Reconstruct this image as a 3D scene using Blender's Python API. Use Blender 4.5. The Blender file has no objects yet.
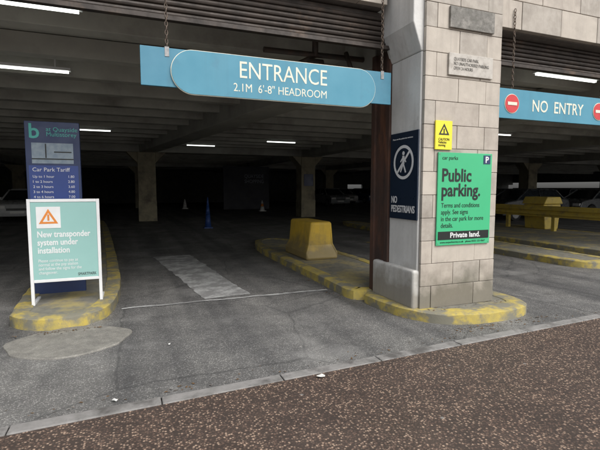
import bpy, bmesh, math, random
from mathutils import Vector, Matrix
random.seed(7)
scene=bpy.context.scene
R=math.radians

# ------------------------------------------------------------------ materials
def base_nodes(name):
    m=bpy.data.materials.new(name); m.use_nodes=True
    nt=m.node_tree; nt.nodes.clear()
    o=nt.nodes.new('ShaderNodeOutputMaterial'); b=nt.nodes.new('ShaderNodeBsdfPrincipled')
    nt.links.new(b.outputs[0],o.inputs[0])
    g=nt.nodes.new('ShaderNodeNewGeometry')
    return m,nt,b,g
def noise(nt,vec,scale,detail=5,rough=.6):
    n=nt.nodes.new('ShaderNodeTexNoise'); n.inputs['Scale'].default_value=scale
    n.inputs['Detail'].default_value=detail; n.inputs['Roughness'].default_value=rough
    nt.links.new(vec,n.inputs['Vector']); return n.outputs['Fac']
def ramp(nt,fac,stops):
    r=nt.nodes.new('ShaderNodeValToRGB'); e=r.color_ramp.elements
    while len(e)<len(stops): e.new(.5)
    for el,(p,c) in zip(e,stops):
        el.position=p; el.color=(c if len(c)==4 else (*c,1)) if not isinstance(c,float) else (c,c,c,1)
    nt.links.new(fac,r.inputs[0]); return r.outputs[0]
def mix(nt,fac,a,b,mode='MIX'):
    m=nt.nodes.new('ShaderNodeMix'); m.data_type='RGBA'; m.blend_type=mode
    for s,v in ((0,fac),(6,a),(7,b)):
        if isinstance(v,(int,float)): m.inputs[s].default_value=v
        elif isinstance(v,tuple): m.inputs[s].default_value=(*v[:3],1)
        else: nt.links.new(v,m.inputs[s])
    return m.outputs[2]
def bump(nt,b,h,strength,dist=.01):
    bp=nt.nodes.new('ShaderNodeBump'); bp.inputs['Strength'].default_value=strength
    bp.inputs['Distance'].default_value=dist
    nt.links.new(h,bp.inputs['Height']); nt.links.new(bp.outputs[0],b.inputs['Normal'])
def mapping(nt,vec,scale):
    m=nt.nodes.new('ShaderNodeMapping'); m.inputs['Scale'].default_value=scale
    nt.links.new(vec,m.inputs['Vector']); return m.outputs[0]
def M(name,c1,c2=None,scale=6,rough=.8,bmp=.3,bscale=60,dirt=None,dscale=1.5,dlo=.5,dhi=.7,metal=0.,stretch=None,bdist=.004,low=None,streak=None):
    m,nt,b,g=base_nodes(name)
    v=g.outputs['Position']
    if stretch: v=mapping(nt,v,stretch)
    c2=c2 or tuple(x*.8 for x in c1)
    col=mix(nt,ramp(nt,noise(nt,v,scale),[(.35,0.),(.65,1.)]),c1,c2)
    if dirt:
        f=ramp(nt,noise(nt,v,dscale,8,.65),[(dlo,0.),(dhi,1.)])
        col=mix(nt,f,col,dirt)
    if streak:   # vertical water staining
        f=ramp(nt,noise(nt,mapping(nt,g.outputs['Position'],(9,9,.5)),1.,6,.6),[(.52,0.),(.78,.65)])
        col=mix(nt,f,col,streak)
    if low:      # grime/splash near the ground, broken by noise
        sp=nt.nodes.new('ShaderNodeSeparateXYZ'); nt.links.new(g.outputs['Position'],sp.inputs[0])
        ad=nt.nodes.new('ShaderNodeMath'); ad.operation='MULTIPLY_ADD'
        nt.links.new(noise(nt,g.outputs['Position'],5,6,.6),ad.inputs[0]); ad.inputs[1].default_value=-.6; nt.links.new(sp.outputs[2],ad.inputs[2])
        f=ramp(nt,ad.outputs[0],[(0.,.85),(.32,0.)])
        col=mix(nt,f,col,low)
    nt.links.new(col,b.inputs['Base Color'])
    b.inputs['Metallic'].default_value=metal
    rr=ramp(nt,noise(nt,v,scale*2),[(.3,max(0.,rough-.12)),(.7,min(1.,rough+.1))])
    nt.links.new(rr,b.inputs['Roughness'])
    if bmp: bump(nt,b,noise(nt,g.outputs['Position'],bscale),bmp,bdist)
    return m
def chips(name,dark,mid,light,scale,patch1,patchscale,frac=.7,rough=.75,tracks=False,crack=False,spk=.5):
    m,nt,b,g=base_nodes(name); P=g.outputs['Position']
    vo=nt.nodes.new('ShaderNodeTexVoronoi'); vo.inputs['Scale'].default_value=scale
    nt.links.new(P,vo.inputs['Vector'])
    sep=nt.nodes.new('ShaderNodeSeparateColor'); nt.links.new(vo.outputs['Color'],sep.inputs[0])
    c=ramp(nt,sep.outputs[0],[(0.,dark),(frac*.75,mid),(frac,mid),(min(.99,frac+.14),light),(1.,light)])
    edge=ramp(nt,vo.outputs['Distance'],[(.25,0.),(.6,1.)])
    c=mix(nt,edge,c,dark)
    big=ramp(nt,noise(nt,P,patchscale,7,.65),[(.33,0.),(.67,1.)])
    c=mix(nt,big,c,patch1,'MULTIPLY')
    big2=ramp(nt,noise(nt,P,patchscale*4.3,6,.7),[(.4,(.8,.8,.8)),(.65,(1.12,1.12,1.1))])
    c=mix(nt,1.,c,big2,'MULTIPLY')
    v2=nt.nodes.new('ShaderNodeTexVoronoi'); v2.inputs['Scale'].default_value=4.5
    nt.links.new(P,v2.inputs['Vector'])
    sp=ramp(nt,v2.outputs['Distance'],[(.04,1.),(.08,0.)])
    sel=nt.nodes.new('ShaderNodeSeparateColor'); nt.links.new(v2.outputs['Color'],sel.inputs[0])
    gt=ramp(nt,sel.outputs[1],[(.6,0.),(.62,1.)])
    c=mix(nt,mix(nt,1.,mix(nt,spk,(0,0,0),sp),gt,'MULTIPLY'),c,(.36,.35,.33))
    if crack:
        v3=nt.nodes.new('ShaderNodeTexVoronoi'); v3.feature='DISTANCE_TO_EDGE'; v3.inputs['Scale'].default_value=.5
        dn=nt.nodes.new('ShaderNodeTexNoise'); dn.inputs['Scale'].default_value=3.; nt.links.new(P,dn.inputs['Vector'])
        mm=mix(nt,.12,P,dn.outputs['Color'],'ADD'); nt.links.new(mm,v3.inputs['Vector'])
        ck=ramp(nt,v3.outputs['Distance'],[(.002,1.),(.008,0.)])
        c=mix(nt,mix(nt,.6,(0,0,0),ck),c,(.05,.05,.05))
    if tracks:
        w=noise(nt,mapping(nt,P,(2.2,.12,1)),1.,4,.5)
        tr=ramp(nt,w,[(.38,(.68,.68,.69)),(.6,(1.18,1.17,1.15))])
        c=mix(nt,1.,c,tr,'MULTIPLY')
        oi=ramp(nt,noise(nt,P,1.7,3,.5),[(.66,0.),(.78,.7)])
        c=mix(nt,oi,c,(.07,.067,.065))
        lt=ramp(nt,noise(nt,P,.9,5,.6),[(.54,0.),(.7,.4)])
        c=mix(nt,lt,c,(.35,.345,.33))
    nt.links.new(c,b.inputs['Base Color'])
    rr=ramp(nt,noise(nt,P,patchscale*2),[(.3,rough-.2),(.65,rough+.12)])
    nt.links.new(rr,b.inputs['Roughness'])
    h=mix(nt,.4,edge,noise(nt,P,scale*1.5))
    bump(nt,b,h,.45,.005)
    return m
def emis(name,c,s):
    m=bpy.data.materials.new(name); m.use_nodes=True; nt=m.node_tree; nt.nodes.clear()
    o=nt.nodes.new('ShaderNodeOutputMaterial'); e=nt.nodes.new('ShaderNodeEmission')
    e.inputs[0].default_value=(*c,1); e.inputs[1].default_value=s; nt.links.new(e.outputs[0],o.inputs[0]); return m

asphalt=chips('asphalt',(.135,.133,.13),(.245,.243,.238),(.39,.385,.37),85,(.72,.72,.72),.55,tracks=True,crack=True)
pave=chips('aggregate_pavement',(.062,.045,.037),(.165,.108,.083),(.44,.32,.24),64,(.76,.72,.70),.8,frac=.66)
patchm=chips('concrete_patch',(.25,.24,.215),(.33,.315,.285),(.42,.41,.38),110,(.78,.78,.78),2.,frac=.75)
kerbm=M('kerb_stone',(.27,.26,.25),(.20,.195,.185),9,.85,.6,70,(.10,.095,.09),3,.5,.65)
stone=M('stone_tile',(.47,.42,.36),(.40,.355,.305),7,.75,.3,90,(.30,.265,.225),2.2,.5,.76,low=(.13,.12,.09),streak=(.28,.245,.21))
stone2=M('stone_tile_b',(.43,.39,.34),(.365,.33,.285),9,.75,.3,90,(.27,.24,.205),3.,.49,.73,low=(.12,.115,.085),streak=(.25,.225,.19))
stone3=M('stone_tile_c',(.50,.45,.385),(.43,.385,.33),5,.75,.3,90,(.34,.30,.255),1.7,.54,.76,low=(.14,.13,.1),streak=(.30,.265,.23))
grout=M('grout',(.15,.135,.12),None,9,.9,.3)
render_w=M('white_render',(.64,.635,.61),(.55,.545,.525),4,.7,.5,25,(.35,.33,.295),2.6,.57,.7,stretch=(1,1,.5),bdist=.008,low=(.24,.22,.18),streak=(.40,.385,.355))
rust=M('rusty_steel',(.085,.04,.026),(.04,.026,.021),6,.75,.4,50,(.17,.07,.035),4,.52,.7,stretch=(1,1,.3))
shut=M('shutter_brown',(.055,.042,.034),(.03,.024,.02),5,.6,.2,40,(.12,.08,.055),3,.55,.75,metal=.1)
conc=M('ceiling_concrete',(.43,.43,.385),(.34,.34,.305),1.2,.85,.3,20,(.20,.19,.17),.7,.5,.72)
beamc=M('beam_concrete',(.38,.38,.34),(.31,.31,.28),1.2,.85,.3,20,(.19,.18,.16),.7,.5,.75)
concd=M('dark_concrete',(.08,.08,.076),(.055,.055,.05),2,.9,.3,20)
colm=M('column_paint',(.30,.265,.18),(.22,.20,.14),3,.8,.3,20,(.12,.10,.08),2)
yel=M('yellow_kerb_paint',(.50,.385,.085),(.37,.305,.10),7,.75,.6,60,(.20,.19,.145),3.6,.44,.56)
yelb=M('barrier_yellow',(.68,.45,.05),(.58,.39,.05),3,.6,.3,40,(.38,.28,.09),3.,.57,.75,low=(.2,.165,.09),streak=(.36,.25,.08))
yelr=M('rail_yellow',(.60,.45,.08),(.50,.38,.08),3,.5,.1,40,(.26,.2,.1),5,.52,.72)
isl=M('island_top',(.22,.21,.17),(.155,.15,.125),8,.9,.7,90,(.36,.30,.13),2.2,.48,.64)
whitep=M('worn_white_paint',(.48,.485,.475),(.37,.375,.365),14,.8,.6,110,(.24,.24,.235),3.4,.42,.56)
sblue=M('sign_blue',(.06,.225,.32),(.052,.20,.29),3,.5,.05,30,(.05,.17,.25),4,.55,.8,streak=(.05,.165,.23))
sblue2=M('sign_blue_light',(.07,.265,.365),(.062,.24,.335),2,.5,.05,30,(.06,.20,.285),5,.6,.8,streak=(.06,.20,.275))
cream=M('sign_lettering',(.72,.72,.60),(.64,.64,.53),8,.6,0)
white=M('white_plastic',(.70,.71,.71),(.64,.65,.65),5,.45,0)
green=M('sign_green',(.05,.44,.20),(.045,.41,.185),1.5,.45,.02)
black=M('sign_black',(.012,.016,.016),(.01,.012,.012),5,.45,0)
navy=M('sign_navy',(.018,.036,.11),(.015,.030,.095),3,.4,.02)
navyd=M('sign_dark_navy',(.012,.022,.042),(.01,.019,.036),3,.35,.02)
hoard=M('hoarding_board',(.018,.02,.032),(.013,.015,.025),1,.6,.02)
blup=M('tariff_blue',(.028,.06,.24),(.025,.055,.22),3,.4,.02)
teal=M('sign_teal',(.27,.47,.44),(.245,.44,.41),2,.5,.02)
tealh=M('logo_teal',(.08,.45,.40),None,3,.5,0)
orange=M('sign_orange',(.72,.24,.04),None,3,.5,0)
yels=M('sign_yellow',(.80,.70,.04),(.76,.66,.04),3,.45,.02)
red=M('sign_red',(.58,.04,.045),None,4,.45,.02)
plq=M('plaque_pale',(.50,.47,.42),(.42,.39,.35),10,.6,.2,80,(.3,.27,.23),5)
plq2=M('plaque_grey',(.20,.19,.17),(.12,.115,.10),14,.7,.8,60,(.31,.29,.26),8,.5,.7)
steel=M('galvanised',(.28,.28,.28),(.2,.2,.2),20,.5,.1,80,metal=.6)
chainm=M('chain_steel',(.10,.085,.075),(.16,.12,.09),40,.55,.1,80,metal=.7)
pipem=M('pipe_dark',(.05,.045,.04),(.09,.06,.045),8,.6,.1)
tyre=M('tyre_rubber',(.02,.02,.02),None,8,.85,.1)
glass=M('car_glass',(.02,.025,.03),None,3,.08,0)
paleg=M('map_grey',(.27,.33,.38),(.19,.25,.31),18,.5,0)
dimt=M('hoarding_letters',(.25,.28,.33),None,3,.5,0)
conew=M('cone_white',(.7,.7,.68),None,5,.5,0)
coneb=M('cone_blue',(.02,.06,.22),None,5,.5,0)
litterm=M('paper_litter',(.75,.75,.72),None,5,.7,0)
leafm=M('dead_leaf',(.16,.09,.035),(.10,.06,.03),20,.8,0)
lamp=emis('fluorescent_tube',(.95,1.,.92),3.2)

# ------------------------------------------------------------------ mesh helpers
class B:
    def __init__(s,name,mats,parent=None,bevel=0,seg=2):
        s.bm=bmesh.new(); s.name=name; s.mats=mats; s.parent=parent; s.bevel=bevel; s.seg=seg
    def box(s,x0,x1,y0,y1,z0,z1,mi=0):
        vs=[s.bm.verts.new(p) for p in [(x0,y0,z0),(x1,y0,z0),(x1,y1,z0),(x0,y1,z0),(x0,y0,z1),(x1,y0,z1),(x1,y1,z1),(x0,y1,z1)]]
        for f in [(0,3,2,1),(4,5,6,7),(0,1,5,4),(1,2,6,5),(2,3,7,6),(3,0,4,7)]:
            s.bm.faces.new([vs[i] for i in f]).material_index=mi
        return vs
    def prism(s,pts,vec,mi=0,mi2=None):
        vec=Vector(vec); a=[s.bm.verts.new(p) for p in pts]; b=[s.bm.verts.new(Vector(p)+vec) for p in pts]
        n=len(pts)
        s.bm.faces.new(a).material_index=mi
        s.bm.faces.new(b[::-1]).material_index=mi
        for i in range(n):
            s.bm.faces.new([a[i],b[i],b[(i+1)%n],a[(i+1)%n]]).material_index=mi if mi2 is None else mi2
        return a,b
    def cyl(s,p0,p1,r0,r1=None,n=12,mi=0,smooth=True):
        p0=Vector(p0);p1=Vector(p1); r1=r0 if r1 is None else r1
        d=(p1-p0); L=d.length; q=d.to_track_quat('Z','Y').to_matrix().to_4x4()
        res=bmesh.ops.create_cone(s.bm,cap_ends=True,segments=n,radius1=r0,radius2=max(r1,1e-4),depth=L,matrix=Matrix.Translation((p0+p1)/2)@q)
        fs={f for v in res['verts'] for f in v.link_faces}
        for f in fs:
            f.material_index=mi
            if smooth and len(f.verts)==4: f.smooth=True
    def done(s):
        bmesh.ops.recalc_face_normals(s.bm,faces=s.bm.faces)
        me=bpy.data.meshes.new(s.name); s.bm.to_mesh(me); s.bm.free()
        for m in s.mats: me.materials.append(m)
        o=bpy.data.objects.new(s.name,me); scene.collection.objects.link(o)
        if s.parent: o.parent=s.parent
        if s.bevel:
            md=o.modifiers.new('bevel','BEVEL'); md.width=s.bevel; md.segments=s.seg; md.limit_method='ANGLE'; md.angle_limit=R(40)
        return o
def empty(name):
    e=bpy.data.objects.new(name,None); scene.collection.objects.link(e); return e
def text(name,body,size,loc,parent,mat,face='-Y',width=None,align='LEFT',bold=0.,spacing=1.,ext=.0012):
    cu=bpy.data.curves.new(name,'FONT'); cu.body=body; cu.size=size; cu.extrude=ext; cu.offset=bold
    cu.space_line=spacing; cu.resolution_u=3
    ob=bpy.data.objects.new(name+'_c',cu); scene.collection.objects.link(ob)
    bpy.context.view_layer.update()
    dg=bpy.context.evaluated_depsgraph_get(); me=bpy.data.meshes.new_from_object(ob.evaluated_get(dg))
    bpy.data.objects.remove(ob)
    xs=[v.co.x for v in me.vertices]; x0,x1=min(xs),max(xs); w=x1-x0
    k=width/w if width else 1.
    for v in me.vertices:
        x=(v.co.x-x0)*k
        if align=='CENTER': x-=w*k/2
        elif align=='RIGHT': x-=w*k
        v.co.x=x
    me.materials.clear(); me.materials.append(mat); me.name=name
    o=bpy.data.objects.new(name,me); scene.collection.objects.link(o)
    o.rotation_euler=(R(90),0,0) if face=='-Y' else (R(90),0,R(-90))
    o.location=loc; o.parent=parent
    return o
def chaikin(pts,n=3,closed=True):
    for _ in range(n):
        out=[]; m=len(pts)
        for i in range(m):
            a=pts[i]; b=pts[(i+1)%m]
            out.append((a[0]*.75+b[0]*.25,a[1]*.75+b[1]*.25)); out.append((a[0]*.25+b[0]*.75,a[1]*.25+b[1]*.75))
        pts=out
    return pts
def sheet(name,pts,z,mat):
    b=B(name,[mat]); b.bm.faces.new([b.bm.verts.new((x,y,z)) for x,y in pts]); 
    o=b.done()
    if o.data.polygons[0].normal.z<0: o.data.flip_normals()
    return o
def subdiv(pts,step=.12):
    out=[]
    for i in range(len(pts)):
        a=Vector(pts[i]); c=Vector(pts[(i+1)%len(pts)]); n=max(1,int((c-a).length/step))
        for k in range(n): out.append(tuple(a.lerp(c,k/n)))
    return out
def island(name,pts,h,kw=.16,jit=.007):
    bm=bmesh.new()
    P=[(x+random.uniform(-jit,jit),y+random.uniform(-jit,jit)) for x,y in subdiv(pts,.16)]
    f=bm.faces.new([bm.verts.new((x,y,-.01)) for x,y in P])
    f.normal_update()
    if f.normal.z<0: f.normal_flip()
    ex=bmesh.ops.extrude_face_region(bm,geom=[f])
    bmesh.ops.translate(bm,vec=(0,0,h+.01),verts=[v for v in ex['geom'] if isinstance(v,bmesh.types.BMVert)])
    top=[q for q in ex['geom'] if isinstance(q,bmesh.types.BMFace)][0]
    for v in top.verts: v.co.z+=random.uniform(-.006,.003)
    bmesh.ops.inset_region(bm,faces=[top],thickness=.025)
    for v in top.verts: v.co.z+=.014
    bmesh.ops.inset_region(bm,faces=[top],thickness=kw)
    bmesh.ops.inset_region(bm,faces=[top],thickness=.006,depth=-.008)
    top.material_index=1
    bmesh.ops.recalc_face_normals(bm,faces=bm.faces)
    for q in bm.faces: q.smooth=True
    for e in bm.edges:
        if e.calc_face_angle(0)>R(38): e.smooth=False
    me=bpy.data.meshes.new(name); bm.to_mesh(me); bm.free(); me.materials.append(yel); me.materials.append(isl)
    o=bpy.data.objects.new(name,me); scene.collection.objects.link(o); return o

# ------------------------------------------------------------------ ground
sheet('ground',[(-400,-400),(400,-400),(400,400),(-400,400)],-.02,asphalt)
def ky(x): return 3.03+.055*x
sheet('garage_floor_asphalt',[(-40,ky(-40)+.1),(60,ky(60)+.1),(60,60),(-40,60)],0,asphalt)
sheet('pavement',[(-40,-30),(60,-30),(60,ky(60)),(-40,ky(-40))],.0,pave)
kb=B('kerb',[kerbm],bevel=.008)
x=-30.
while x<40:
    L=.914; y0=ky(x); y1=ky(x+L-.008)
    z=.008+random.uniform(-.002,.003)
    kb.prism([(x,y0,-.01),(x+L-.008,y1,-.01),(x+L-.008,y1+.115,-.01),(x,y0+.115,-.01)],(0,0,.01+z)); x+=L
kb.done()
pt=[(-.60+.55*math.cos(t)*(1+.05*math.sin(3*t)+.03*math.sin(7*t)),4.66+.44*math.sin(t)*(1+.04*math.cos(4*t))) for t in [i*math.tau/64 for i in range(64)]]
b=B('concrete_patch',[patchm],bevel=.008); b.prism([(x,y,-.01) for x,y in pt],(0,0,.026)); b.done()
mp=[]
for i in range(40):
    t=i/39
    mp.append((.89+(.41-.89)*t+random.uniform(-.02,.02),5.83+(9.86-5.83)*t))
mr=[(1.53+(1.2-1.53)*(i/39)+random.uniform(-.02,.02),5.88+(9.86-5.88)*i/39) for i in range(40)]
sheet('road_marking',mp+mr[::-1],.004,whitep)
lt=[(-.15+i*.07,5.68+.012*math.sin(i*.6)+random.uniform(-.006,.006)) for i in range(41)]
sheet('threshold_line',lt+[(x,y+random.uniform(.045,.075)) for x,y in lt[::-1]],.008,whitep)
sheet('yellow_floor_line',[(6.0,10.2),(7.6,10.2),(7.6,10.5),(6.0,10.5)],.004,yel)
island('kerb_island',chaikin([(-1.4,20),(-1.4,5.6),(-1.05,5.12),(-.52,5.08),(-.17,5.6),(-.2,8),(-1.0,20)],2),.12)
island('kerb_island',chaikin([(2.73,11.3),(2.73,5.9),(2.70,5.2),(2.78,4.98),(3.9,4.98),(4.2,5.4),(4.2,11.3)],2),.12)
island('kerb_island',chaikin([(2.80,5.1),(2.82,4.5),(2.9,4.1),(3.15,3.74),(3.6,3.62),(4.2,3.64),(4.52,3.85),(4.55,4.3),(4.5,5.1)],2),.105,.2)
island('kerb_island',chaikin([(7.7,16),(7.7,6.1),(7.85,5.45),(8.5,5.3),(8.85,5.9),(8.85,16)],2),.12)
island('kerb_island',chaikin([(9.6,16),(9.6,6.1),(9.75,5.5),(13.2,5.5),(13.4,6.0),(13.4,16)],2),.12)

# ------------------------------------------------------------------ stone pillar
pil=empty('stone_pillar')
PX0,PX1,PY0,PY1=3.04,4.12,4.03,5.05
core=B('core',[grout,render_w],pil)
core.box(PX0+.015,PX1-.01,PY0+.015,PY1,0.05,4.2)
core.done()
t=B('tiles',[stone,stone2,stone3],pil,bevel=.004)
z=.11; row=0
H=.262
while z<4.1:
    cuts=[PX0,PX0+.15,PX0+.15+.62,PX1] if row%2==0 else [PX0,PX0+.46,PX0+.86,PX1]
    for a,c in zip(cuts[:-1],cuts[1:]):
        dy=random.uniform(-.003,.003)
        t.box(a+.0025,c-.0025,PY0+dy,PY0+.04,z+.0025,z+H-.0025,random.randint(0,2))
    for a,c in ((PY0+.043,PY0+.5),(PY0+.5,PY1)):
        t.box(PX1-.04,PX1+random.uniform(-.003,.002),a+.003,c-.003,z+.003,z+H-.003,random.randint(0,2))
    z+=H; row+=1
t.done()
wf=B('render_face',[render_w],pil,bevel=.012)
wf.box(PX0-.015,PX0+.04,PY0+.05,4.66,.5,3.0)
wf.prism([(PX0-.015,PY0+.05,3.003),(PX0-.13,PY0+.05,3.3),(PX0-.13,PY0+.05,4.2),(PX0+.04,PY0+.05,4.2),(PX0+.04,PY0+.05,3.003)],(0,.61,0))
wf.done()
pb=B('plinth_block',[render_w],pil,bevel=.03,seg=3)
pb.box(2.96,PX0+.05,PY0+.03,4.95,.1,.56); pb.done()
plb=B('plaque',[plq],pil,bevel=.004); plb.box(3.34,3.97,4.005,4.024,2.76,3.0); plb.done()
plb=B('weathered_plaque',[plq2],pil,bevel=.004); plb.box(3.34,3.97,4.0,4.024,3.27,3.5); plb.done()
text('plaque_text','QUAYSIDE CAR PARK\nNO UNAUTHORISED PARKING\nOPEN 24 HOURS',.05,(3.655,4.002,2.92),pil,plq2,width=.5,align='CENTER',ext=.0008)
rc=B('shutter_guide',[rust],None,bevel=.004)
rc.box(3.0,3.04+.3,4.663,4.75,.56,3.2); rc.box(3.03,3.3,4.75,5.0,.3,3.2); rc.box(3.0,3.3,5.0,5.09,.12,3.2)
rc.done()

# signs on pillar
sg=empty('public_parking_sign')
b=B('panel',[green],sg,bevel=.003); b.box(3.23,4.01,4.006,4.022,.84,1.9); b.done()
F=4.0045
text('title','Public\nparking.',.205,(3.285,F,1.575),sg,black,bold=.005,spacing=.82,width=.56)
text('terms','Terms and conditions\napply. See signs\nin the car park for more\ndetails.',.077,(3.285,F,1.275),sg,black,width=.62,spacing=1.0)
b=B('black_strip',[black],sg); b.box(3.25,3.99,4.0015,4.0055,.905,1.0); b.done()
text('private_land','Private land.',.085,(3.42,4.0,.927),sg,white,bold=.002,width=.44)
text('fine_print','www.carparkterms.co.uk   phone 0333 123 4567',.03,(3.28,F,.865),sg,black,width=.66)
text('operator_name','car parks',.06,(3.285,F,1.82),sg,black)
b=B('p_square',[navy],sg); b.box(3.88,3.98,4.0015,4.0055,1.78,1.88); b.done()
text('p_letter','P',.1,(3.93,4.0,1.795),sg,white,align='CENTER',bold=.003)
b=B('screws',[steel],sg)
for xx in (3.25,3.99):
    for zz in (.86,1.88): b.cyl((xx,4.0035,zz),(xx,4.008,zz),.006,n=10)
b.done()
sg=empty('warning_sign')
b=B('panel',[yels],sg,bevel=.002); b.box(3.18,3.41,4.004,4.022,1.93,2.25); b.done()
b=B('triangle',[black],sg)
def tri(bb,cx,cz,s,y,mi=0,hole=.62):
    o=[(cx+s*math.sin(k),cz+s*math.cos(k)) for k in (0,math.tau/3,2*math.tau/3)]
    i=[(cx+s*hole*math.sin(k),cz+s*hole*math.cos(k)) for k in (0,math.tau/3,2*math.tau/3)]
    for k in range(3):
        a,c=k,(k+1)%3
        bb.bm.faces.new([bb.bm.verts.new((p[0],y,p[1])) for p in (o[a],o[c],i[c],i[a])]).material_index=mi
tri(b,3.295,2.135,.085,4.002); b.box(3.288,3.302,4.001,4.0035,2.11,2.16); b.done()
text('warning_text','CAUTION\nVehicles\nmoving',.04,(3.295,4.002,2.03),sg,black,align='CENTER',spacing=.8,width=.15)

sg=empty('no_pedestrians_sign')
b=B('panel',[navyd],sg,bevel=.003); b.box(3.0,3.018,4.07,4.62,1.13,2.15); b.done()
XF=2.998
b=B('ring',[white],sg)
def ringX(bb,cy,cz,r0,r1,x,n=40,mi=0):
    for k in range(n):
        a0,a1=k*math.tau/n,(k+1)*math.tau/n
        bb.bm.faces.new([bb.bm.verts.new((x,cy+r*math.cos(a),cz+r*math.sin(a))) for r,a in ((r0,a0),(r1,a0),(r1,a1),(r0,a1))]).material_index=mi
cy,cz=4.345,1.80
ringX(b,cy,cz,.165,.20,XF)
def barX(bb,p,q,w,x):
    d=Vector((q[0]-p[0],q[1]-p[1])).normalized(); n=Vector((-d.y,d.x))*w/2
    bb.bm.faces.new([bb.bm.verts.new((x,pp[0]+s*n.x,pp[1]+s*n.y)) for pp,s in ((p,1),(q,1),(q,-1),(p,-1))])
ringX(b,cy,cz+.105,0.001,.024,XF)
barX(b,(cy,cz+.075),(cy,cz-.02),.045,XF); barX(b,(cy,cz-.015),(cy-.05,cz-.12),.025,XF-.0003); barX(b,(cy,cz-.015),(cy+.055,cz-.115),.025,XF-.0006)
barX(b,(cy,cz+.065),(cy+.055,cz+.005),.018,XF-.0009); barX(b,(cy,cz+.065),(cy-.055,cz+.0),.018,XF-.0012)
barX(b,(cy-.125,cz+.125),(cy+.125,cz-.125),.03,XF-.0016)
b.done()
text('caption','NO\nPEDESTRIANS',.115,(XF,4.58,1.32),sg,white,face='-X',bold=.002,spacing=.95,width=.47)
text('fine_print','Please use the pedestrian entrance',.025,(XF,4.57,2.07),sg,white,face='-X',width=.4)

# ------------------------------------------------------------------ hanging signs
def chain(name,x,y,z0,z1,parent):
    bm=bmesh.new(); z=z0;k=0
    while z<z1:
        n,mn=10,6
        rot=Matrix.Rotation(R(90)*(k%2)+.2,4,'Z')
        vs=[[None]*mn for _ in range(n)]
        for i in range(n):
            a=i*math.tau/n; c=Vector((.013*math.cos(a),0,.025*math.sin(a)))
            rd=Vector((math.cos(a),0,math.sin(a)))
            for j in range(mn):
                bb=j*math.tau/mn; p=c+rd*.005*math.cos(bb)+Vector((0,1,0))*.005*math.sin(bb)
                vs[i][j]=bm.verts.new(Vector((x,y,z))+rot@p)
        for i in range(n):
            for j in range(mn):
                bm.faces.new([vs[i][j],vs[(i+1)%n][j],vs[(i+1)%n][(j+1)%mn],vs[i][(j+1)%mn]]).smooth=True
        z+=.04;k+=1
    me=bpy.data.meshes.new(name); bm.to_mesh(me); bm.free(); me.materials.append(chainm)
    o=bpy.data.objects.new(name,me); scene.collection.objects.link(o); o.parent=parent
def stadium(x0,x1,z0,z1,y,n=14,r=None):
    r=r or (z1-z0)/2; c=[]
    for cx,cz,a0 in ((x1-r,z1-r,0),(x0+r,z1-r,90),(x0+r,z0+r,180),(x1-r,z0+r,270)):
        for k in range(n+1): c.append((cx+r*math.cos(R(a0+90*k/n)),y,cz+r*math.sin(R(a0+90*k/n))))
    out=[]
    for p in c:
        if not out or (Vector(p)-Vector(out[-1])).length>1e-5: out.append(p)
    if (Vector(out[0])-Vector(out[-1])).length<1e-5: out.pop()
    return out
es=empty('entrance_sign')
b=B('board',[sblue],es,bevel=.003); b.box(.12,2.84,4.39,4.42,2.46,2.82); b.done()
b=B('oval_outline',[cream],es); b.prism(stadium(.388,2.622,2.398,2.822,4.372),(0,.012,0)); b.done()
b=B('oval_panel',[sblue2],es); b.prism(stadium(.395,2.615,2.405,2.815,4.364),(0,.022,0)); b.done()
text('entrance_text','ENTRANCE',.235,(1.535,4.363,2.60),es,cream,width=.96,align='CENTER')
text('headroom_text','2.1M  6\'-8" HEADROOM',.115,(1.50,4.363,2.465),es,cream,width=1.02,align='CENTER')
chain('chain',.36,4.4,2.8,3.75,es); chain('chain',2.72,4.4,2.8,3.75,es)
b=B('eye_bolts',[steel],es)
for xx in (.36,2.72): b.box(xx-.02,xx+.02,4.385,4.389,2.74,2.83)
b.done()
ne=empty('no_entry_sign')
b=B('board',[sblue2],ne,bevel=.003); b.box(4.43,6.62,4.39,4.42,2.41,2.79); b.done()
text('no_entry_text','NO  ENTRY',.22,(5.55,4.388,2.525),ne,cream,width=.98,align='CENTER',bold=.002)
b=B('roundels',[cream,red],ne)
for cx in (4.69,6.36):
    def disc(r,y,mi):
        b.prism([(cx+r*math.cos(a*math.tau/36),y,2.60+r*math.sin(a*math.tau/36)) for a in range(36)],(0,.004,0),mi)
    disc(.125,4.384,0); disc(.117,4.379,1); b.box(cx-.08,cx+.08,4.374,4.3785,2.58,2.62,0)
b.done()
chain('chain',4.7,4.4,2.78,3.8,ne); chain('chain',6.4,4.4,2.78,3.8,ne)

# ------------------------------------------------------------------ garage building
gb=empty('parking_garage_building')
XL,XR,YF,YB=-16,50,4.75,46
b=B('ceiling_slab',[conc],gb); b.box(XL,XR,YF,YB,3.62,3.9); b.done()
b=B('ceiling_ribs',[conc],gb,bevel=.01)
y=5.9
while y<YB-1:
    b.prism([(XL,y-.16,3.61),(XL,y+.16,3.61),(XL,y+.11,3.34),(XL,y-.11,3.34)],(XR-XL,0,0)); y+=1.25
b.done()
b=B('main_beams',[beamc],gb,bevel=.02)
b.prism([(3.05,5.1,3.08),(3.75,5.1,3.08),(3.75,5.1,3.6),(3.05,5.1,3.6)],(-2.7,15.9,0))
for xx in (8.5,16.3,24.1,-7.1):
    b.box(xx-.35,xx+.35,5.1,YB,3.06,3.6)
b.box(XL,XR,20.7,21.3,3.1,3.58); b.box(XL,XR,34.7,35.3,3.1,3.58)
b.done()
b=B('columns',[colm],gb,bevel=.02)
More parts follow.
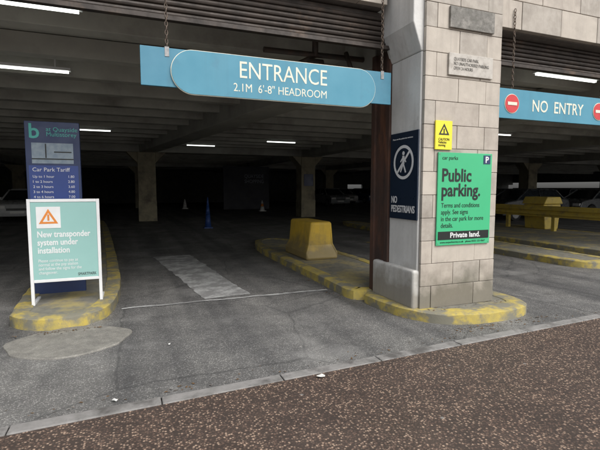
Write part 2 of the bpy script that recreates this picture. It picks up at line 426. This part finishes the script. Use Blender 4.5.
for yy in (21,35):
    for xx in (.7,8.5,16.3,24.1,31.9,-7.1):
        b.box(xx-.38,xx+.38,yy-.38,yy+.38,0,3.1)
        b.prism([(xx-.38,yy-.36,2.6),(xx-.38,yy-.36,3.09),(xx-.85,yy-.36,3.09)],(0,.72,0))
        b.prism([(xx+.38,yy-.36,2.6),(xx+.85,yy-.36,3.09),(xx+.38,yy-.36,3.09)],(0,.72,0))
        b.box(xx-.395,xx+.395,yy-.395,yy+.395,0,.9,0)
b.done()
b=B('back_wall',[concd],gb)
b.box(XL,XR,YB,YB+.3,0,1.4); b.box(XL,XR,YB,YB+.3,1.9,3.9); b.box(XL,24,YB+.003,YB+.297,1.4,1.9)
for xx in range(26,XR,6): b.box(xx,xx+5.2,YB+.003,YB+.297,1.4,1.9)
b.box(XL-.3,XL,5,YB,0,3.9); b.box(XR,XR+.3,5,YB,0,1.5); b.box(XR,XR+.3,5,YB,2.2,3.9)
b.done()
b=B('shutter_box',[shut],gb,bevel=.003)
for (xa,xb) in ((-14,3.0),(4.12,13.)):
    b.box(xa,xb,4.70,4.84,3.215,3.6)
    z=3.235
    while z<3.56:
        b.cyl((xa,4.695,z+.0),(xb,4.695,z+.0),.028,n=8); z+=.058
    b.box(xa,xb,4.62,4.69,3.16,3.205)
b.done()
b=B('backing',[grout],gb); b.box(-14,PX0-.18,4.62,4.75,3.62,9); b.box(PX1,40,4.5,4.75,3.55,9); b.box(PX0-.18,PX1,4.4,4.75,4.2,9);b.done()
b=B('facade_stone_panels',[stone,stone2,stone3],gb,bevel=.005)
def panels(xa,xb,y,z0,z1,h,w):
    z=z0;r=0
    while z<z1:
        x=xa-(r%2)*w/2
        while x<xb:
            a=max(x,xa);c=min(x+w,xb)
            if c-a>.05: b.box(a+.004,c-.004,y+random.uniform(-.003,.003),y+.1,z+.004,z+h-.004,random.randint(0,2))
            x+=w
        z+=h;r+=1
panels(-14,PX0-.18,4.52,3.62,8.5,.4,.75)
panels(PX1+.005,40,4.42,3.56,8.5,.36,.72)
panels(PX0-.18,PX1,4.1,4.2,8.5,.36,.62)
b.done()
b=B('pillars',[stone2],gb,bevel=.01)
for xx in (-6.2,11.5,20,29,38): b.box(xx,xx+1.1,4.45,5.3,0,3.6)
b.done()
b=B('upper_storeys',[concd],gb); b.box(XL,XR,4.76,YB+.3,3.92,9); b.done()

def light(x0,x1,y,z=3.24):
    b=B('fluorescent_light',[white,lamp],None)
    b.box(x0,x1,y-.05,y+.05,z+.04,z+.08,0); b.box(x0+.03,x1-.03,y-.02,y+.02,z+.008,z+.038,1)
    b.box(x0+.2,x0+.22,y-.01,y+.01,z+.08,3.63,0); b.box(x1-.22,x1-.2,y-.01,y+.01,z+.08,3.63,0)
    b.done()
for (xa,xb,yy) in [(-1.9,-.40,5.02),(-2.25,-.8,7.64),(-2.0,-.5,14.9),(4.9,6.1,16.1),(2.2,3.4,18.6),(5.9,7.3,5.1),(11,12.,11.2)]:
    light(xa,xb,yy)
b=B('sprinkler_pipe',[pipem],None)
b.cyl((1.6,5.35,3.22),(3.1,5.35,3.24),.035); b.cyl((2.3,5.35,3.22),(1.9,8.,3.28),.03); b.cyl((2.3,5.35,3.2),(2.3,5.35,3.6),.04)
b.cyl((2.75,5.2,3.05),(2.75,5.35,3.3),.03); b.cyl((2.2,5.35,3.12),(2.4,5.35,3.12),.06)
b.done()
hb=empty('hoarding_sign')
b=B('panel',[hoard],hb); b.box(6.0,9.3,30,30.1,0,3.0); b.done()
text('letters','QUAYSIDE\nSHOPPING',.36,(7.5,29.99,2.2),hb,dimt,width=1.4,spacing=1.)
b=B('column_sign',[navy],None); b.box(8.25,8.75,20.58,20.6,1.6,2.2); b.done()

# ------------------------------------------------------------------ barrier
b=B('yellow_barrier_block',[yelb],None,bevel=.05,seg=4)
prof=[(3.06,.12),(3.06,.26),(3.13,.42),(3.17,.85),(3.61,.85),(3.65,.42),(3.72,.26),(3.72,.12)]
a,bb=b.prism([(x,7.5,z) for x,z in prof],(0,1.25,0))
for v in a:
    if v.co.z>.4: v.co.y+=.06
for v in bb:
    if v.co.z>.4: v.co.y-=.06
b.done()
b=B('guard_rail',[yelr],None,bevel=.003)
W=[(0,.62),(.0,.66),(.05,.70),(.05,.76),(0,.79),(0,.81),(.05,.84),(.05,.90),(0,.94),(0,.98)]
Xr=12.5
pr=[(Xr-x,5.9,z-.06) for x,z in W]+[(Xr+.012-x,5.9,z-.06) for x,z in W[::-1]]
b.prism(pr,(0,9.5,0))
yy=6.3
while yy<15.5: b.box(Xr+.015,Xr+.12,yy-.06,yy+.06,.1,.9); yy+=1.8
b.done()
b=B('grit_bin',[yelr],None,bevel=.03,seg=3)
b.prism([(12.8,10.4,.12),(13.4,10.4,.12),(13.5,10.4,.95),(12.7,10.4,.95)],(0,.8,0)); b.prism([(12.66,10.35,.96),(13.54,10.35,.96),(13.4,10.35,1.2),(12.8,10.35,1.2)],(0,.9,0)); b.done()

# ------------------------------------------------------------------ left signs
ts=empty('temporary_notice_sign')
b=B('frame',[white],ts,bevel=.004)
x0,x1,z0,z1,yy=-1.12,-.36,.39,1.37,5.78
b.box(x0,x0+.035,yy-.015,yy+.015,.12,z1); b.box(x1-.035,x1,yy-.015,yy+.015,.12,z1)
b.box(x0+.035,x1-.035,yy-.015,yy+.015,z1-.035,z1); b.box(x0+.035,x1-.035,yy-.015,yy+.015,z0,z0+.035)
for xx in (x0,x1-.035): b.box(xx,xx+.035,yy+.016,yy+.35,.12,.15); 
b.done()
b=B('panel',[teal],ts); b.box(x0+.036,x1-.036,yy-.008,yy+.008,z0+.036,z1-.036); b.done()
YP=yy-.0095
b=B('warning_symbol',[white,orange],ts)
b.box(-1.03,-.78,YP-.003,YP+.001,1.03,1.28,0); 
tri(b,-.905,1.14,.115,YP-.005,1,.6); b.box(-.915,-.895,YP-.007,YP-.0045,1.12,1.19,1)
b.done()
text('heading','New transponder\nsystem under\ninstallation',.1,(-1.03,YP,.925),ts,white,width=.56,spacing=.95,bold=.002)
text('body','Please continue to pay as\nnormal at the pay station\nand follow the signs for the\nchangeover.',.05,(-1.03,YP,.63),ts,white,width=.45,spacing=.95)
text('logo','SMARTPARK',.05,(-.42,YP,.45),ts,black,align='RIGHT',width=.2)
tt=empty('tariff_totem_sign')
b=B('panel',[navy],tt,bevel=.006); b.box(-1.22,-.6,6.38,6.46,.12,2.34); b.done()
Y=6.377
b=B('map_panel',[paleg,black,tealh,blup],tt)
b.box(-1.15,-.68,Y-.002,Y+.002,1.93-.12,1.93+.14,0); b.box(-1.15,-.68,Y-.0045,Y-.0022,1.86,1.875,1); b.box(-1.0,-.985,Y-.0045,Y-.0022,1.88,2.06,1); b.box(-.9,-.7,Y-.0045,Y-.0022,1.95,1.965,1)
b.box(-1.19,-.63,Y-.001,Y+.002,.3,1.785,3)
b.done()
Y2=Y-.0015
text('logo','b',.26,(-1.17,Y,2.13),tt,tealh,bold=.004); text('title','at Quayside\nMultistorey',.075,(-.98,Y,2.22),tt,tealh,spacing=.85)
text('tariff_heading','Car Park Tariff',.07,(-1.15,Y2,1.71),tt,white)
for i,(l,r) in enumerate([('Up to 1 hour','1.80'),('1 to 2 hours','2.80'),('2 to 3 hours','3.60'),('3 to 4 hours','4.80'),('4 to 6 hours','7.00'),('6 to 24 hours','12.00')]):
    text('tariff_row',l,.045,(-1.15,Y2,1.63-i*.065),tt,white); text('tariff_price',r,.045,(-.68,Y2,1.63-i*.065),tt,white,align='RIGHT')

def cone(x,y,h,r,m1,m2):
    b=B('traffic_cone',[m1,m2],None); b.box(x-r*1.3,x+r*1.3,y-r*1.3,y+r*1.3,0,.04,0)
    b.cyl((x,y,.04),(x,y,h*.45),r,r*.68,16,0); b.cyl((x,y,h*.45),(x,y,h*.7),r*.68,r*.45,16,1); b.cyl((x,y,h*.7),(x,y,h),r*.45,r*.15,16,0); b.done()
cone(2.66,16.3,1.15,.12,coneb,coneb); cone(3.6,32,.7,.16,conew,conew); cone(7.9,27,.7,.16,conew,orange)
for (x,y,s) in ((1.36,3.03,.035),(-.15,3.2,.02),(.3,4.2,.012)):
    b=B('paper_litter',[litterm],None)
    vs=[b.bm.verts.new((x+s*math.cos(k)*random.uniform(.6,1.3),y+s*math.sin(k)*random.uniform(.6,1.3),.012+random.uniform(0,.01))) for k in [i*math.tau/7 for i in range(7)]]
    c=b.bm.verts.new((x,y,.02))
    for i in range(7): b.bm.faces.new([vs[i],vs[(i+1)%7],c])
    b.done()
# leaf and grit debris gathered along kerbs
b=B('leaf_litter',[leafm,grout],None)
def bit(x,y,z):
    s=random.uniform(.005,.015); a0=random.uniform(0,6.28)
    vs=[b.bm.verts.new((x+s*math.cos(a0+k)*q,y+s*math.sin(a0+k)*q,z+random.uniform(.001,.008))) for k,q in ((0,1.4),(1.5,.6),(3.14,1.2),(4.6,.6))]
    b.bm.faces.new(vs).material_index=random.randint(0,1)
for i in range(90):
    t=random.random(); 
    bit(2.68-abs(random.gauss(0,.05)),5.1+t*3.5,.001)
for i in range(110):
    x=random.uniform(2.9,4.5); bit(x,3.6-abs(random.gauss(0,.07)),.001)
for i in range(60): bit(random.uniform(-1.2,-.3),5.0-abs(random.gauss(0,.04)),.018)
for i in range(120):
    x=random.uniform(-1,6); bit(x,ky(x)+.14+abs(random.gauss(0,.08)),.001)
for i in range(50):
    x=random.uniform(3.1,4.2); bit(x,random.uniform(3.9,4.02),.115)
b.done()

# ------------------------------------------------------------------ cars
def car(x,y,rot,color):
    m=M('car_paint',color,tuple(c*.95 for c in color),3,.3,0)
    par=empty('parked_car'); par.location=(x,y,0); par.rotation_euler=(0,0,rot)
    b=B('body',[m],par,bevel=.05,seg=3)
    side=[(-2.08,.26),(-2.14,.42),(-2.15,.62),(-2.05,.80),(-1.75,.89),(-1.1,.97),(0,.99),(1.5,1.0),(2.0,.96),(2.1,.78),(2.13,.5),(2.06,.26)]
    for cx in (1.33,-1.33):
        side+=[(cx+.38*math.cos(a),.32+.38*math.sin(a)) for a in [R(-9)+k*R(198)/9 for k in range(10)]]
    b.prism([(px,-.85,pz) for px,pz in side],(0,1.7,0)); b.done()
    b=B('cabin',[glass],par,bevel=.04,seg=2)
    def fr(lo0,lo1,hi0,hi1,wl,wh,zl,zh):
        v=[b.bm.verts.new(p) for p in [(lo0,-wl,zl),(lo1,-wl,zl),(lo1,wl,zl),(lo0,wl,zl),(hi0,-wh,zh),(hi1,-wh,zh),(hi1,wh,zh),(hi0,wh,zh)]]
        for f in ((0,3,2,1),(4,5,6,7),(0,1,5,4),(1,2,6,5),(2,3,7,6),(3,0,4,7)): b.bm.faces.new([v[i] for i in f])
    fr(-1.2,1.85,-.42,1.42,.77,.61,.95,1.40); b.done()
    b=B('roof_and_pillars',[m],par,bevel=.02)
    fr(-.45,1.46,-.3,1.3,.62,.54,1.39,1.46)
    for s in (-1,1):
        for (xl,xh) in ((-1.2,-.42),(.25,.3),(1.80,1.40)):
            b.cyl((xl,s*.78,.96),(xh,s*.615,1.41),.035,n=8)
        b.box(-.75,-.6,s*.93-.06,s*.93+.06,.97,1.08)
    b.done()
    b=B('wheels',[tyre,steel],par)
    for wx in (-1.33,1.33):
        for wy in (-.76,.76):
            s=1 if wy>0 else -1
            b.cyl((wx,wy-.09,.32),(wx,wy+.09,.32),.32,n=24); b.cyl((wx,wy+s*.09,.32),(wx,wy+s*.1,.32),.2,n=16,mi=1)
    b.done()
    b=B('lamps_and_plates',[conew,red,black],par)
    for wy in (-.62,.62): b.box(-2.165,-2.03,wy-.18,wy+.18,.62,.74,0); b.box(2.02,2.135,wy-.15,wy+.15,.65,.85,1)
    b.box(-2.17,-2.1,-.26,.26,.4,.5,0); b.box(2.1,2.15,-.26,.26,.5,.6,0); b.box(-2.165,-2.1,-.4,.4,.52,.62,2)
    b.done()
for c in [(-4.6,24,R(90),(.45,.46,.47)),(-7.4,24,R(90),(.06,.06,.07)),(-9,31,R(90),(.2,.02,.02)),
          (15.5,33,R(90),(.2,.21,.22)),(19,38,R(90),(.3,.3,.3)),(21.8,38,R(90),(.05,.07,.15)),
          (17.5,15.5,R(0),(.05,.055,.06)),(22.5,15.5,R(0),(.14,.145,.15)),(20,19,R(0),(.03,.04,.06)),(26,19,R(180),(.12,.12,.13)),(24.5,12.5,R(90),(.09,.025,.025))]:
    car(*c)

# ------------------------------------------------------------------ light
w=bpy.data.worlds.new('World'); scene.world=w; w.use_nodes=True
nt=w.node_tree; bg=nt.nodes['Background']
sky=nt.nodes.new('ShaderNodeTexSky'); sky.sky_type='NISHITA'; sky.sun_disc=False
sky.sun_elevation=R(48); sky.sun_rotation=R(160); sky.air_density=1.; sky.dust_density=4.; sky.ozone_density=1.
hs=nt.nodes.new('ShaderNodeHueSaturation'); hs.inputs['Saturation'].default_value=.25; hs.inputs['Value'].default_value=1.6
nt.links.new(sky.outputs[0],hs.inputs['Color']); nt.links.new(hs.outputs[0],bg.inputs[0])
bg.inputs[1].default_value=.15
sd=bpy.data.lights.new('sun','SUN'); sd.energy=.9; sd.angle=R(35); sd.color=(1,.97,.93)
so=bpy.data.objects.new('sun',sd); scene.collection.objects.link(so); so.rotation_euler=(R(42),0,R(20))

cd=bpy.data.cameras.new('camera'); cd.lens=25.98; cd.sensor_width=36; cd.clip_end=2000; cd.clip_start=.05
co=bpy.data.objects.new('camera',cd); scene.collection.objects.link(co)
co.location=(0,0,1.5); co.rotation_euler=(R(90-4.9),0,R(-21.3)); scene.camera=co
scene.view_settings.view_transform='Standard'; scene.view_settings.look='None'; scene.view_settings.exposure=0
